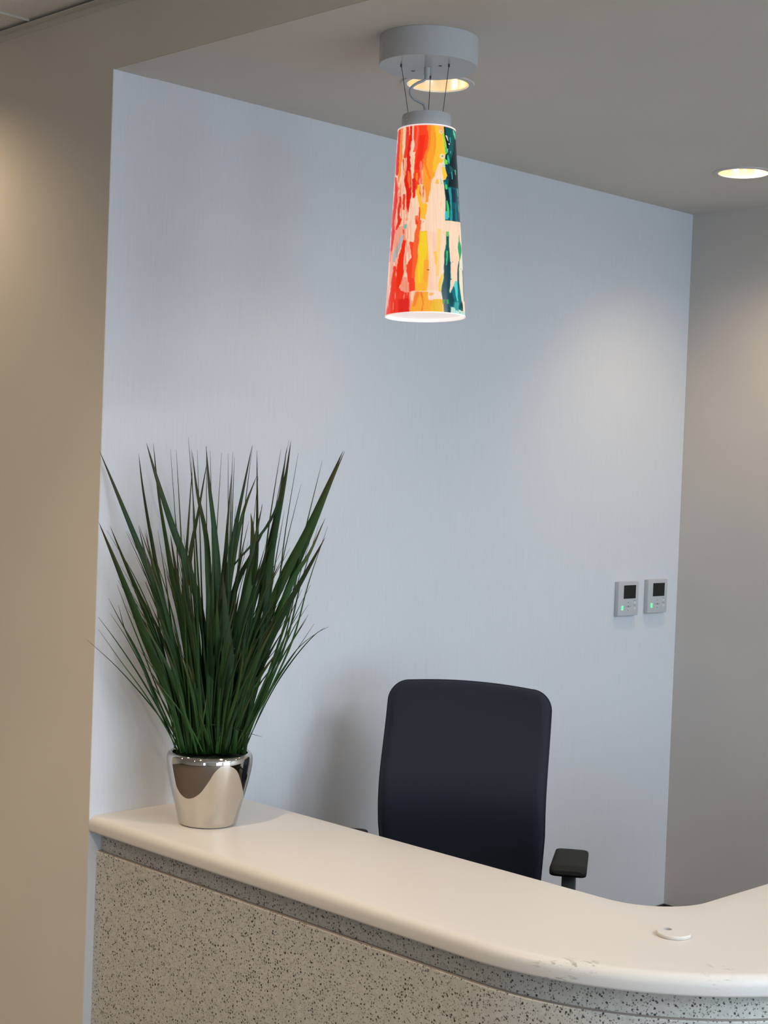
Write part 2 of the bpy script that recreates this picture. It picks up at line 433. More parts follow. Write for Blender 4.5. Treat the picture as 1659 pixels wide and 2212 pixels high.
obj('front_panel', bm, M['quartz'], desk, 30)
bm = bmesh.new(); sweep(bm, [(0.0285, 0.6641), (0.0374, 0.6641), (0.0374, 0.6652), (0.0285, 0.6648)])  # brownish strip on the panel ledge, coloured to stand in for gap shade
obj('gap_shade', bm, M['gap_shade'], desk, 30)['label'] = 'thin brownish grey ledge line with gap shade put into its colour'
bm = bmesh.new(); sweep(bm, [(0.0602, HC - th - 0.002), (0.078, HC - th - 0.002), (0.078, 0.0), (0.0602, 0.0)])
obj('backing_panel', bm, M['arm_post'], desk, 30)

# grommet cap lying in the counter
gx, gy = 1.517, 0.343
gr = empty('cable_grommet', (gx, gy, HC), 'round white cable grommet cap standing slightly open on the counter bend', 'cable grommet')
bm = bmesh.new(); R_ = 0.0335
ax = Vector((-0.02, 0.015, 1)).normalized()
lathe(bm, [(0.0, 0.0005), (R_ - 0.001, 0.0005), (R_, 0.0018), (R_, 0.0060), (R_ - 0.0012, 0.0072), (0.0, 0.0072)], (gx, gy, HC), 64)
cap = obj('grommet_cap', bm, M['counter'], gr, 40)
bm = bmesh.new(); lathe(bm, [(0, -0.02), (0.0085, -0.02), (0.0085, 0.02), (0, 0.02)], (gx - 0.020, gy + 0.006, HC + 0.004), 24)
for v in bm.verts: v.co.x = (v.co.x - gx + 0.020) * 1.1 + gx - 0.020
c1 = obj('cutter', bm, M['screw']); cut(cap, [c1])
bm = bmesh.new(); lathe(bm, [(0, 0.0004), (0.0105, 0.0004), (0.0105, 0.0012), (0, 0.0012)], (gx - 0.020, gy + 0.006, HC), 24)
obj('cable_hole', bm, M['hole'], gr)['label'] = 'dark brown notch'

# ------------------------------------------------------------------ thermostats on the white wall
def thermostat(y0, z0, label, dy=0.0):
    t = empty('wall_thermostat', (0, y0 + 0.0575, z0), label, 'thermostat', 'wall thermostats')
    W, H, D = 0.116, 0.119, 0.020
    bm = bmesh.new(); box(bm, (0.0004, y0 + 0.002, z0 + 0.002), (0.006, y0 + W - 0.002, z0 + H - 0.002)); obj('back_plate', bm, M['plastic_side'], t)
    bm = bmesh.new(); box(bm, (0.0055, y0, z0), (D, y0 + W, z0 + H), 0.0022, seg=3); obj('body', bm, M['plastic'], t, 40)
    x = D + 0.0003
    bm = bmesh.new(); box(bm, (D - 0.001, y0 + 0.0285, z0 + 0.0595), (x + 0.0004, y0 + 0.0985, z0 + 0.1065), 0.0006); obj('screen', bm, M['screen'], t)['label'] = 'dark display'
    bm = bmesh.new(); box(bm, (D - 0.001, y0 + 0.0165, z0 + 0.0195), (x + 0.0004, y0 + 0.0285, z0 + 0.0355), 0.0004); obj('indicator_light', bm, M['led'], t)['label'] = 'lit green key'
    bm = bmesh.new(); box(bm, (D - 0.001, y0 + 0.040, z0 + 0.011), (x, y0 + 0.074, z0 + 0.052), 0.0008); obj('key_pad', bm, M['plastic'], t)
    for k, (a, b, w, h) in enumerate(((0.0545, 0.044, 0.004, 0.003), (0.0545, 0.017, 0.004, 0.003), (0.044, 0.0305, 0.003, 0.0035), (0.065, 0.0305, 0.003, 0.0035), (0.053, 0.029, 0.007, 0.006))):
        bm = bmesh.new(); box(bm, (x - 0.0006, y0 + a, z0 + b), (x + 0.0006, y0 + a + w, z0 + b + h), 0.0003); obj('arrow_key' if k < 4 else 'centre_key', bm, M['key'], t)
    for b in (0.041, 0.020):
        bm = bmesh.new(); box(bm, (D - 0.001, y0 + 0.089, z0 + b), (x + 0.0006, y0 + 0.099, z0 + b + 0.0075), 0.0008); obj('small_key', bm, M['key_white'], t)['label'] = 'white key'
    for b in (0.0345, 0.0505):
        bm = bmesh.new(); box(bm, (x - 0.0006, y0 + 0.088, z0 + b), (x + 0.0002, y0 + 0.100, z0 + b + 0.0016)); obj('key_print', bm, M['key'], t)
    return t
thermostat(2.149, 1.175, 'left one of two square grey thermostats, farther from the room corner')
thermostat(2.3225, 1.1785, 'right one of two square grey thermostats, next to the room corner')

# ------------------------------------------------------------------ pendant lamp
pc = Vector((0.8045, 0.2900, 0))
lamp = empty('pendant_lamp', (pc.x, pc.y, ZC), 'conical pendant lamp with a shade of red, orange, yellow and teal paint streaks', 'pendant lamp')
bm = bmesh.new(); RC = 0.1115; HCAN = 0.063
lathe(bm, [(0, 0), (RC, 0), (RC, -HCAN + 0.0012), (RC - 0.0012, -HCAN), (0, -HCAN)], (pc.x, pc.y, ZC - 0.0003), 128)
obj('canopy', bm, M['lamp_white'], lamp, 40)
zb = ZC - HCAN
ptop = Vector((0.8123, 0.2826, 2.4465)); pbot = Vector((0.8303, 0.2835, 1.9966)); dn = (pbot - ptop).normalized(); ax = -dn
wires = [((0.7756, 0.2325), (881, 240)), ((0.7572, 0.3467), (929, 236)), ((0.8608, 0.2972), (958, 239))]
side = ax.orthogonal()
for (x, y), (px, py) in wires:
    a = Vector((x, y, zb)); rad = Vector((x - pc.x, y - pc.y, 0)).normalized()
    e = ptop + rad * 0.044
    bm = bmesh.new(); tube(bm, [a, a.lerp(e, 0.5), e], 0.00075, 8); w = obj('suspension_wire', bm, M['wire'], lamp, 60)
    bm = bmesh.new(); d = (e - a).normalized(); lathe(bm, [(0, 0), (0.0022, 0), (0.0022, -0.007), (0, -0.009)], (x, y, zb + 0.001), 12); obj('wire_stop', bm, M['wire'], w, 40)
# stem and cord
sx, sy = 0.8016, 0.2893
bm = bmesh.new(); lathe(bm, [(0, 0.0), (0.0068, 0.0), (0.0068, -0.017), (0.0058, -0.018), (0.0058, -0.026), (0.0035, -0.028), (0, -0.028)], (sx, sy, zb + 0.001), 24); obj('strain_relief', bm, M['lamp_white'], lamp, 40)
dc = (Vector((sx, sy, zb)) - CAM).dot(FWD)
cp = [Vector((sx, sy, zb - 0.020))] + [at(px, py, dc + dd) for px, py, dd in ((922, 168, 0), (914.7, 174, 0.0), (900, 180.5, -0.004), (888.5, 190, -0.006), (886.5, 202, -0.006), (894, 213.5, -0.004), (905, 220, -0.002), (915.6, 227, 0.0))] + [ptop + Vector((-0.003, 0, 0.002)), ptop + Vector((-0.002, 0, -0.01))]
bm = bmesh.new(); tube(bm, catmull(cp, 8), 0.0031, 12); obj('power_cord', bm, M['cord'], lamp, 60)
for x, y in ((0.7561, 0.2900), (0.8358, 0.2953)):
    bm = bmesh.new(); lathe(bm, [(0, 0.001), (0.0042, 0.001), (0.0042, -0.001), (0.003, -0.0018), (0.0012, -0.0018), (0.0012, -0.0004), (0, -0.0004)], (x, y, zb), 20); obj('canopy_screw', bm, M['screw'], lamp, 40)
# socket cap: profile z measured along the tilted axis from ptop
bm = bmesh.new(); lathe(bm, [(0, 0.0), (0.0515, 0.0), (0.0545, -0.001), (0.0555, -0.004), (0.0555, -0.045), (0, -0.045)], ptop, 96, ax); cap = obj('socket_cap', bm, M['lamp_white'], lamp, 40)
up_c = ptop + dn * 0.012
for k in range(2):
    p = ptop + dn * (0.009 + 0.008 * k); d = (CAM - ptop); d = (d - ax * d.dot(ax)).normalized(); d = (Matrix.Rotation(math.radians(-52), 3, ax) @ d)
    bm = bmesh.new(); bmesh.ops.create_uvsphere(bm, u_segments=10, v_segments=8, radius=0.0012)
    for v in bm.verts: v.co = v.co + p + d * 0.0555
    obj('cap_rivet', bm, M['key_white'], cap, 60)

# painted shade ------------------------------------------------------
rs = np.random.RandomState(11)
_t = rs.rand(8, 64, 64)
def vn(x, y, k=0):
    T_ = _t[k % 8]; xi = np.floor(x).astype(int); yi = np.floor(y).astype(int); fx = x - xi; fy = y - yi
    fx = fx * fx * (3 - 2 * fx); fy = fy * fy * (3 - 2 * fy)
    g = lambda a, b: T_[a % 64, b % 64]
    return (g(xi, yi) * (1 - fx) + g(xi + 1, yi) * fx) * (1 - fy) + (g(xi, yi + 1) * (1 - fx) + g(xi + 1, yi + 1) * fx) * fy
def fb(x, y, k=0):
    return (vn(x, y, k) + 0.5 * vn(2 * x + 7, 2 * y + 3, k + 1) + 0.25 * vn(4 * x + 1, 4 * y + 9, k + 2)) / 1.75
def C3(r, g, b): return np.array([s2l(r), s2l(g), s2l(b)])
def paint(s, t):
    """s: 0..1 across the visible side, t: 0 top .. 1 bottom; shapes are listed as rows (height, left, right)"""
    arc = np.sqrt(np.clip(1 - (2 * s - 1) ** 2, 0, 1))
    y0 = 160 - 36 * arc; y1 = 2052 - 42 * arc
    Y = y0 + (y1 - y0) * t
    k = (Y - 150) / 1880.0
    X = (258 - 112 * k) + s * (600 + 200 * k)
    n1 = fb(X * 0.035, Y * 0.010, 1) - 0.5; n2 = vn(X * 0.12, Y * 0.035, 2) - 0.5; n3 = fb(X * 0.02, Y * 0.03, 4) - 0.5
    c = np.tile(C3(254, 214, 182), (s.size, 1)).astype(float)
    def A(l): return [(92 + y * .458, 92 + a * .458, 92 + b * .458) for y, a, b in l]
    def B(l): return [(92 + y * .458, 461 + a * .458, 461 + b * .458) for y, a, b in l]
    def D(l): return [(1106 + y * .5555, 92 + a * .5555, 92 + b * .5555) for y, a, b in l]
    def sh(rows, col, w=1.0, soft=5.0, op=1.0):
        ys = [r[0] for r in rows]; xl = [r[1] for r in rows]; xr = [r[2] for r in rows]
        xx = X + w * (16 * n1 + 7 * n2); yy = Y + w * 34 * n3
        a = np.interp(yy, ys, xl); b = np.interp(yy, ys, xr)
        m = np.clip((xx - a) / soft + .5, 0, 1) * np.clip((b - xx) / soft + .5, 0, 1) * np.clip((yy - ys[0]) / 5, 0, 1) * np.clip((ys[-1] - yy) / 5, 0, 1)
        m = (m * op)[:, None]; c[:] = c * (1 - m) + m * C3(*col)
    R1, R2, R3 = (250, 60, 28), (232, 32, 16), (255, 96, 76)
    # thin rosy runs under the curtain on the left
    sf = fb(X * .075, Y * .0065, 5); msk = (np.clip((sf - .52) / .08, 0, 1) * np.clip((330 + .05 * Y - X) / 60 + .5, 0, 1) * .75)[:, None]
    c[:] = c * (1 - msk) + msk * C3(252, 132, 104)
    # upper part, right of the middle
    sh(B([(-60, 200, 590), (400, 230, 640), (700, 170, 640), (900, 120, 560), (1050, 130, 440), (1400, 130, 330), (1600, 150, 270), (1800, 170, 240)]), (255, 160, 42))
    sh(B([(-60, 360, 590), (400, 430, 640), (700, 400, 640), (900, 350, 560), (1100, 350, 430), (1150, 370, 400)]), (255, 192, 48))
    sh(B([(-60, 200, 300), (400, 230, 300), (600, 200, 260), (900, 140, 200), (1250, 240, 300), (1450, 260, 310)]), (255, 128, 36))
    sh(B([(250, 380, 420), (500, 385, 420), (740, 385, 400)]), (246, 150, 30))
    sh(B([(-60, 470, 560), (170, 470, 580), (260, 480, 580)]), (254, 178, 110), soft=12)
    sh(B([(900, 480, 550), (1100, 420, 550), (1300, 330, 560), (1700, 250, 620)]), (254, 214, 182))
    # red curtain
    sh(A([(60, 740, 1010), (400, 730, 1060), (600, 780, 1030), (850, 760, 950), (1100, 735, 930), (1300, 700, 860), (1500, 780, 890), (1750, 840, 905), (1860, 880, 900)]), (255, 66, 28))
    sh(A([(300, 860, 990), (600, 820, 960), (850, 800, 930), (1100, 740, 850)]), (250, 44, 18), soft=14)
    sh(A([(130, 790, 840), (400, 780, 830), (620, 740, 800), (700, 700, 760)]), R3)
    sh(A([(900, 870, 920), (1050, 870, 930), (1160, 880, 920), (1300, 870, 930), (1400, 890, 935)]), (254, 130, 96))
    sh(A([(1150, 780, 830), (1250, 780, 820), (1330, 790, 810)]), (255, 140, 40))
    sh(A([(60, 370, 440), (500, 350, 430), (900, 330, 415), (1100, 330, 400), (1190, 350, 375)]), R2)
    sh(A([(60, 440, 495), (500, 425, 482), (850, 405, 470), (1100, 395, 440), (1320, 380, 415)]), (255, 146, 52))
    sh(A([(60, 550, 620), (380, 545, 640), (560, 540, 630), (820, 500, 570)]), (240, 66, 44))
    sh(A([(60, 640, 705), (280, 640, 690), (400, 620, 690), (700, 590, 645), (1000, 575, 665), (1300, 520, 680), (1600, 570, 685), (1900, 575, 650), (2010, 590, 620)]), R2)
    sh(A([(1100, 600, 640), (1250, 600, 660), (1480, 620, 660)]), (255, 110, 56))
    sh(A([(820, 480, 520), (1000, 490, 515), (1080, 500, 512)]), (232, 70, 60))
    sh(A([(1250, 690, 760), (1500, 700, 775), (1650, 705, 765), (1710, 720, 740)]), R2)
    sh(A([(1600, 495, 540), (1800, 480, 545), (1960, 500, 540)]), (240, 60, 34))
    sh(A([(1200, 300, 345), (1450, 310, 385), (1700, 285, 375), (2000, 258, 335), (2300, 225, 300)]), (238, 42, 40))
    sh(A([(1250, 340, 360), (1500, 395, 420), (1500, 396, 420)]), (250, 100, 90))
    sh(A([(1650, 420, 460), (1750, 425, 455), (1860, 395, 455), (2050, 378, 435), (2212, 390, 455)]), (236, 46, 38))
    sh(A([(1400, 820, 880), (1600, 790, 860), (1750, 830, 930), (1850, 850, 1030), (2000, 860, 1010), (2160, 900, 985)]), (255, 190, 50))
    sh(A([(1280, 990, 1110), (1450, 1000, 1115), (1600, 985, 1075), (1800, 960, 1040)]), (255, 150, 48))
    sh(A([(1400, 890, 940), (1560, 895, 1000), (1740, 900, 990), (1830, 920, 960)]), (254, 196, 150))
    sh(A([(1430, 930, 960), (1600, 935, 960), (1690, 930, 945)]), (240, 110, 50))
    sh(A([(1900, 850, 870), (2212, 830, 880)]), (245, 80, 40)); sh(A([(2060, 770, 830), (2300, 760, 850)]), (250, 110, 74))
    sh(A([(1950, 570, 600), (2212, 575, 620)]), (250, 150, 128))
    # dark teal field with its ragged edge
    sh(B([(-80, 590, 1100), (300, 600, 1100), (450, 640, 1100), (700, 672, 1100), (715, 630, 1100), (830, 612, 1100), (860, 660, 1100), (940, 682, 1100), (960, 610, 1100), (1040, 620, 1100), (1180, 655, 1100), (1280, 625, 1100), (1300, 572, 1100), (1400, 592, 1100), (1700, 622, 1100), (2000, 622, 1100), (2190, 610, 1100)]), (0, 84, 84), w=.25)
    sh(B([(120, 590, 620), (300, 604, 640), (450, 642, 712), (600, 672, 700), (760, 640, 670), (840, 620, 650)]), (0, 22, 30), w=.4)
    sh(B([(300, 820, 1100), (700, 795, 1100), (950, 700, 1100), (1040, 820, 1100), (1200, 700, 1100), (1440, 690, 1100)]), (0, 30, 42), w=.8, soft=10)
    sh(B([(1130, 700, 760), (1440, 690, 760)]), (0, 26, 36), w=.6)
    sh(B([(900, 620, 700), (1040, 640, 720), (1280, 650, 700)]), (0, 48, 62), w=.8)
    for r_, cc in ((((330, 720, 748), (460, 732, 752)), (40, 150, 150)), (((630, 733, 752), (700, 738, 750)), (60, 170, 160)), (((1090, 760, 778), (1260, 768, 786)), (60, 180, 185)), (((150, 795, 825), (250, 808, 862), (360, 850, 868)), (84, 200, 150)),
                   (((305, 625, 655), (330, 640, 670), (415, 682, 694)), (225, 235, 215)), (((468, 696, 724), (505, 702, 722)), (230, 240, 225)), (((590, 670, 690), (680, 668, 678)), (170, 210, 200)),
                   (((1030, 835, 855), (1160, 850, 862)), (110, 190, 160))):
        sh(B(list(r_)), cc, w=.3, soft=2)
    sh(B([(1450, 690, 1100), (1700, 720, 1100), (2190, 690, 1100)]), (0, 80, 96), w=.6, soft=8)
    sh(B([(1460, 760, 860), (1700, 750, 850), (1760, 790, 850)]), (0, 44, 64), w=1)
    sh(B([(1480, 610, 700), (1700, 640, 720), (1850, 660, 725), (1960, 700, 735)]), (0, 34, 42), w=.6)
    sh(B([(1450, 690, 740), (1700, 715, 765), (1900, 735, 765), (2190, 725, 775)]), (34, 146, 152), w=.6)
    sh(B([(1800, 840, 860), (2190, 860, 890)]), (0, 112, 120), w=.6); sh(B([(1900, 800, 830), (2190, 790, 820)]), (0, 56, 70), w=.6)
    sh(B([(1740, 640, 665), (1900, 650, 702), (2120, 668, 705)]), (60, 200, 104), w=.5)
    sh(B([(1960, 618, 660), (2160, 612, 685)]), (60, 182, 200), w=.5)
    sh(B([(1390, 618, 650), (1450, 615, 672), (1495, 640, 668)]), (66, 206, 108), w=.4)
    sh(B([(1330, 575, 640), (1400, 600, 625)]), (0, 130, 140), w=.4)
    for a, b, c0, c1 in ((1440, 1620, 886, 912), (1800, 1970, 912, 935)): sh(B([(a, c0, c0 + 10), (b, c1 - 6, c1 + 4)]), (110, 200, 160), w=.2, soft=2)
    sh(B([(250, 560, 590), (400, 585, 615), (560, 605, 655), (690, 620, 668), (725, 625, 640)]), (130, 218, 70), w=.25)
    sh(B([(560, 625, 655), (690, 632, 668)]), (60, 200, 90), w=.25)
    sh(B([(735, 665, 692), (830, 668, 716), (930, 700, 716)]), (36, 192, 142), w=.3)
    sh(B([(820, 596, 630), (900, 600, 668), (950, 600, 682)]), (96, 212, 80), w=.3)
    sh(B([(970, 548, 590), (1100, 540, 632), (1190, 560, 662), (1290, 580, 612)]), (255, 200, 50), w=.3)
    sh(B([(940, 548, 600), (1010, 570, 625)]), (176, 220, 200), w=.4); sh(B([(1260, 495, 530), (1400, 530, 560)]), (200, 208, 176), w=.6, soft=8)
    sh(B([(1270, 425, 465), (1400, 400, 492)]), (250, 192, 76)); sh(B([(1790, 510, 530), (1870, 520, 535)]), (254, 190, 130), w=.3)
    def dot(x, y, r, col, soft=4.0):
        m = np.clip((r - np.hypot(X - x, Y - y)) / soft, 0, 1)[:, None]; c[:] = c * (1 - m) + m * C3(*col)
    dot(461 + 550 * .458, 92 + 775 * .458, 30, (254, 222, 170), 9); dot(461 + 562 * .458, 92 + 768 * .458, 14, (110, 160, 120), 8)
    dot(461 + 525 * .458, 92 + 235 * .458, 24, (250, 206, 150), 8); dot(461 + 538 * .458, 92 + 236 * .458, 8, (120, 140, 110), 4)
    # the pale seam and the lower half
    sh(D([(66, 1180, 1300), (80, 1180, 1600)]), (190, 214, 204), w=.2)
    sh(D([(15, 1190, 1600), (28, 1190, 1600)]), (150, 190, 196), w=.2)
    sh(D([(60, 250, 430), (200, 250, 460), (500, 240, 340), (640, 220, 260)]), (254, 168, 140), soft=14)
    sh(D([(-20, 198, 252), (150, 208, 262), (300, 192, 246), (480, 186, 222), (700, 160, 200)]), (236, 42, 50))
    sh(D([(-60, 330, 400), (40, 300, 370), (90, 275, 330), (125, 270, 300)]), (240, 44, 22))
    sh(D([(130, 410, 440), (220, 415, 435)]), (236, 90, 74), w=.5)
    sh(D([(230, 385, 440), (400, 320, 400), (560, 235, 330), (720, 235, 275)]), (186, 186, 184), w=.6)
    sh(D([(40, 450, 490), (90, 420, 485), (130, 445, 470)]), (112, 194, 178), w=.5)
    sh(D([(320, 420, 480), (500, 370, 445), (750, 315, 435), (950, 290, 425), (1100, 285, 385), (1260, 285, 335)]), (250, 46, 14))
    sh(D([(780, 245, 300), (950, 222, 300), (1250, 195, 310), (1700, 100, 360)]), (246, 62, 38))
    sh(D([(360, 530, 640), (480, 555, 655), (640, 575, 640), (780, 480, 635), (1000, 495, 635), (1270, 530, 645)]), (250, 66, 40))
    sh(D([(-20, 640, 745), (100, 665, 735), (160, 640, 725), (400, 605, 705), (700, 590, 685), (1000, 570, 645)]), (250, 100, 44))
    sh(D([(-20, 640, 660), (60, 650, 700)]), (238, 60, 40))
    sh(D([(1200, 200, 545), (1400, 160, 545), (1700, 100, 540)]), (246, 60, 42))
    sh(D([(1380, 340, 540), (1700, 340, 530)]), (232, 40, 34), soft=16)
    sh(D([(1000, 430, 475), (1120, 395, 530), (1220, 360, 530), (1280, 470, 530)]), (250, 158, 130))
    for a, b, x_, w_ in ((880, 1010, 295, 26), (1260, 1400, 285, 14), (1290, 1400, 440, 16), (1450, 1600, 250, 18), (1420, 1560, 150, 12), (1260, 1330, 500, 10)): sh(D([(a, x_, x_ + 4), ((a + b) / 2, x_ - w_ / 2, x_ + w_ / 2), (b, x_ - 4, x_)]), (254, 160, 130), w=.7)
    sh(D([(500, 180, 200), (800, 185, 235), (1100, 150, 190), (1500, 110, 150)]), (250, 180, 160), op=.8, soft=10)
    sh(D([(165, 718, 850), (600, 690, 872), (900, 640, 885), (1130, 636, 862), (1262, 640, 842)]), (255, 182, 52), w=.3)
    sh(D([(180, 718, 842), (500, 700, 845), (800, 690, 800), (1000, 690, 770), (1120, 700, 750)]), (248, 206, 40), w=.8, soft=16)
    sh(D([(700, 790, 872), (900, 780, 885), (1100, 790, 862)]), (255, 160, 54), soft=16, op=.8)
    sh(D([(180, 862, 1012), (700, 890, 1012), (1240, 858, 1045)]), (252, 204, 174), w=.2, op=.8)
    sh(D([(130, 1035, 1095), (400, 1028, 1092), (700, 1015, 1070), (980, 1000, 1060)]), (254, 206, 120), w=.7, soft=16)
    sh(D([(530, 955, 1020), (650, 975, 1030), (770, 990, 1020)]), (253, 192, 84), w=.6)
    sh(D([(920, 1135, 1160), (1000, 1080, 1155), (1200, 1040, 1100), (1320, 1035, 1090)]), (246, 200, 64))
    sh(D([(1266, 640, 870), (1420, 600, 1000), (1700, 520, 1160)]), (250, 168, 52), w=.4)
    sh(D([(1390, 955, 1170), (1700, 880, 1150)]), (238, 182, 44), w=.4, soft=10)
    sh(D([(1275, 735, 768), (1480, 765, 790), (1700, 720, 745)]), (246, 120, 44)); sh(D([(1275, 640, 720), (1400, 610, 680), (1520, 600, 640)]), (252, 128, 50), soft=14)
    sh(D([(1245, 870, 1110), (1330, 860, 1112), (1390, 870, 970), (1420, 875, 930)]), (250, 216, 196), w=.8); sh(D([(1265, 880, 980), (1330, 870, 930)]), (250, 186, 90), w=1.2)
    sh(D([(200, 1188, 1236), (400, 1172, 1252), (550, 1140, 1262), (850, 1132, 1284), (1000, 1130, 1284), (1200, 1086, 1268), (1400, 1100, 1280)]), (214, 226, 196), w=.4, soft=10, op=.7)
    sh(D([(185, 1192, 1238), (400, 1186, 1240), (550, 1155, 1252), (850, 1145, 1270), (1000, 1145, 1270), (1150, 1110, 1260), (1250, 1098, 1250), (1380, 1116, 1275), (1470, 1160, 1275), (1700, 1140, 1262)]), (0, 86, 80), w=.4)
    sh(D([(700, 1160, 1262), (1000, 1150, 1262), (1250, 1110, 1240), (1700, 1150, 1260)]), (0, 62, 74), w=.8, soft=12)
    sh(D([(170, 1190, 1240), (262, 1198, 1226)]), (104, 196, 92), w=.3); sh(D([(520, 1190, 1225), (600, 1195, 1222), (780, 1180, 1195)]), (70, 190, 110), w=.6)
    sh(D([(1395, 1120, 1165), (1480, 1120, 1150)]), (60, 130, 50), w=.5); sh(D([(1390, 1190, 1240), (1480, 1190, 1225)]), (40, 150, 60), w=.8)
    sh(D([(690, 1412, 1426), (900, 1386, 1420), (1050, 1384, 1424), (1200, 1400, 1432), (1340, 1415, 1462), (1500, 1380, 1490), (1600, 1410, 1500)]), (0, 92, 96), w=.5)
    sh(D([(1080, 1335, 1392), (1200, 1298, 1402), (1300, 1270, 1445), (1420, 1230, 1470), (1520, 1240, 1400), (1600, 1340, 1440)]), (0, 110, 118), w=.8)
    sh(D([(1280, 1250, 1300), (1400, 1230, 1330), (1520, 1250, 1300)]), (0, 66, 76), w=.8)
    sh(D([(1050, 1345, 1385), (1150, 1318, 1390), (1240, 1350, 1392), (1420, 1385, 1402)]), (84, 206, 206), w=.7)
    sh(D([(1535, 1270, 1330), (1700, 1262, 1700)]), (186, 222, 208), w=.6); sh(D([(1420, 1350, 1400), (1500, 1330, 1420), (1610, 1350, 1400)]), (60, 160, 160), w=1.2)
    sh(D([(1450, 1440, 1480), (1560, 1450, 1490)]), (0, 54, 60), w=1)
    sh(D([(640, 1432, 1485), (1000, 1440, 1492), (1250, 1440, 1500), (1420, 1470, 1520)]), (234, 228, 198), w=.3)
    sh(D([(200, 1426, 1432), (330, 1418, 1440), (430, 1398, 1470), (520, 1408, 1474), (620, 1425, 1452), (700, 1420, 1426)]), (24, 160, 98), w=.4)
    sh(D([(840, 1484, 1530), (1250, 1500, 1540), (1420, 1510, 1550)]), (60, 60, 60), w=.1)
    for x_, y_, r_ in ((1310, 718, 10), (1358, 495, 7), (1275, 1030, 14), (1462, 830, 9), (1272, 560, 6), (1345, 260, 5), (1435, 1630, 10), (1310, 290, 5)): dot(92 + x_ * .5555, 1106 + y_ * .5555, r_ * .6, (60, 84, 80), 3)
    sh(D([(858, 828, 862), (866, 838, 890), (884, 862, 888)]), (120, 80, 40), w=0, soft=2)
    dot(92 + 780 * .5555, 1106 + 5 * .5555, 12, (196, 190, 150), 6)
    sf = fb(X * .11 + 5, Y * .008, 6); msk = (np.clip((sf - .55) / .08, 0, 1) * np.clip((430 - X) / 60 + .5, 0, 1) * .35)[:, None]
    c[:] = c * (1 - msk) + msk * c[:] * np.array([.92, .35, .3])
    # fine vertical runs and light rim
    run = 0.90 + 0.22 * (fb(X * .14, Y * .006, 3) - 0.3)
    m = np.clip((0.007 - t) / 0.002, 0, 1)[:, None]
    c = c * run[:, None]; c[:] = c * (1 - m) + m * C3(255, 180, 160)
    return np.clip(c, 0, 1)
SH = (pbot - ptop).length; z_top = -0.034; z_bot = -SH
r_top, r_bot = 0.0645, 0.0895
viewd = CAM - ptop; viewd = (viewd - ax * viewd.dot(ax)).normalized(); sider = ax.cross(viewd).normalized()
if sider.dot(RGT) < 0: sider = -sider
NV, NF, NB = 460, 240, 90
angs = [-PI / 2 + PI * k / NF for k in range(NF + 1)] + [PI / 2 + PI * (k + 1) / NB for k in range(NB - 1)]
NA = len(angs)
ca = np.cos(angs); sa = np.sin(angs)
tt = np.linspace(0, 1, NV + 1)
zz = z_top + (z_bot - z_top) * tt; rr = r_top + (r_bot - r_top) * tt
P0 = np.array(ptop); A_ = np.array(ax); V_ = np.array(viewd); S_ = np.array(sider)
co = (P0[None, None] + zz[:, None, None] * A_ + rr[:, None, None] * (ca[None, :, None] * V_ + sa[None, :, None] * S_)).reshape(-1, 3)
S2 = np.broadcast_to((sa[None, :] + 1) / 2, (NV + 1, NA)).copy(); T2 = np.broadcast_to(tt[:, None], (NV + 1, NA)).copy()
colr = paint(S2.ravel(), T2.ravel())
idx = np.arange((NV + 1) * NA).reshape(NV + 1, NA)
a = idx[:-1]; b = np.roll(idx, -1, axis=1)[:-1]; c_ = np.roll(idx, -1, axis=1)[1:]; d = idx[1:]
faces = np.stack([a, d, c_, b], -1).reshape(-1, 4)
me = bpy.data.meshes.new('shade'); me.from_pydata(co.tolist(), [], faces.tolist()); me.update()
ca_ = me.color_attributes.new('Paint', 'FLOAT_COLOR', 'POINT')
ca_.data.foreach_set('color', np.concatenate([colr, np.ones((len(colr), 1))], 1).ravel().astype(np.float32))
me.polygons.foreach_set('use_smooth', [True] * len(me.polygons))
m = mat('painted_glass_shade', (1, 1, 1, 1), 0.16, spec=0.5)
an = N(m, 'ShaderNodeAttribute', attribute_name='Paint')
hs = N(m, 'ShaderNodeMix', data_type='RGBA', blend_type='MULTIPLY'); hs.inputs[0].default_value = 1; LK(m, an.outputs['Color'], hs.inputs[6]); hs.inputs[7].default_value = (0.35, 0.35, 0.35, 1)
LK(m, hs.outputs[2], PB(m).inputs['Base Color']); LK(m, an.outputs['Color'], PB(m).inputs['Emission Color']); PB(m).inputs['Emission Strength'].default_value = 0.86
me.materials.append(m)
so = bpy.data.objects.new('shade', me); COL.objects.link(so); so.parent = lamp
so.matrix_parent_inverse = Matrix.Translation(lamp.location).inverted()
so['label'] = 'glowing cone painted in vertical red, yellow and teal runs'
# white inner liner with a rim, and the collar that closes the top
bm = bmesh.new(); lathe(bm, [(0.050, z_top + 0.0005), (r_top + 0.0006, z_top + 0.0008), (r_top + 0.0006, z_top - 0.0015), (r_top - 0.002, z_top - 0.002), (r_bot - 0.0025, z_bot + 0.001), (r_bot - 0.002, z_bot - 0.0005), (r_bot + 0.0006, z_bot - 0.0008), (r_bot + 0.0006, z_bot + 0.0012)], ptop, 128, ax)
obj('shade_liner', bm, M['diffuser'], lamp, 40)
bm = bmesh.new(); lathe(bm, [(0, z_bot + 0.006), (r_bot - 0.0030, z_bot + 0.006), (r_bot - 0.0030, z_bot + 0.008), (0, z_bot + 0.008)], ptop, 96, ax)
obj('diffuser', bm, M['diffuser'], lamp, 40)

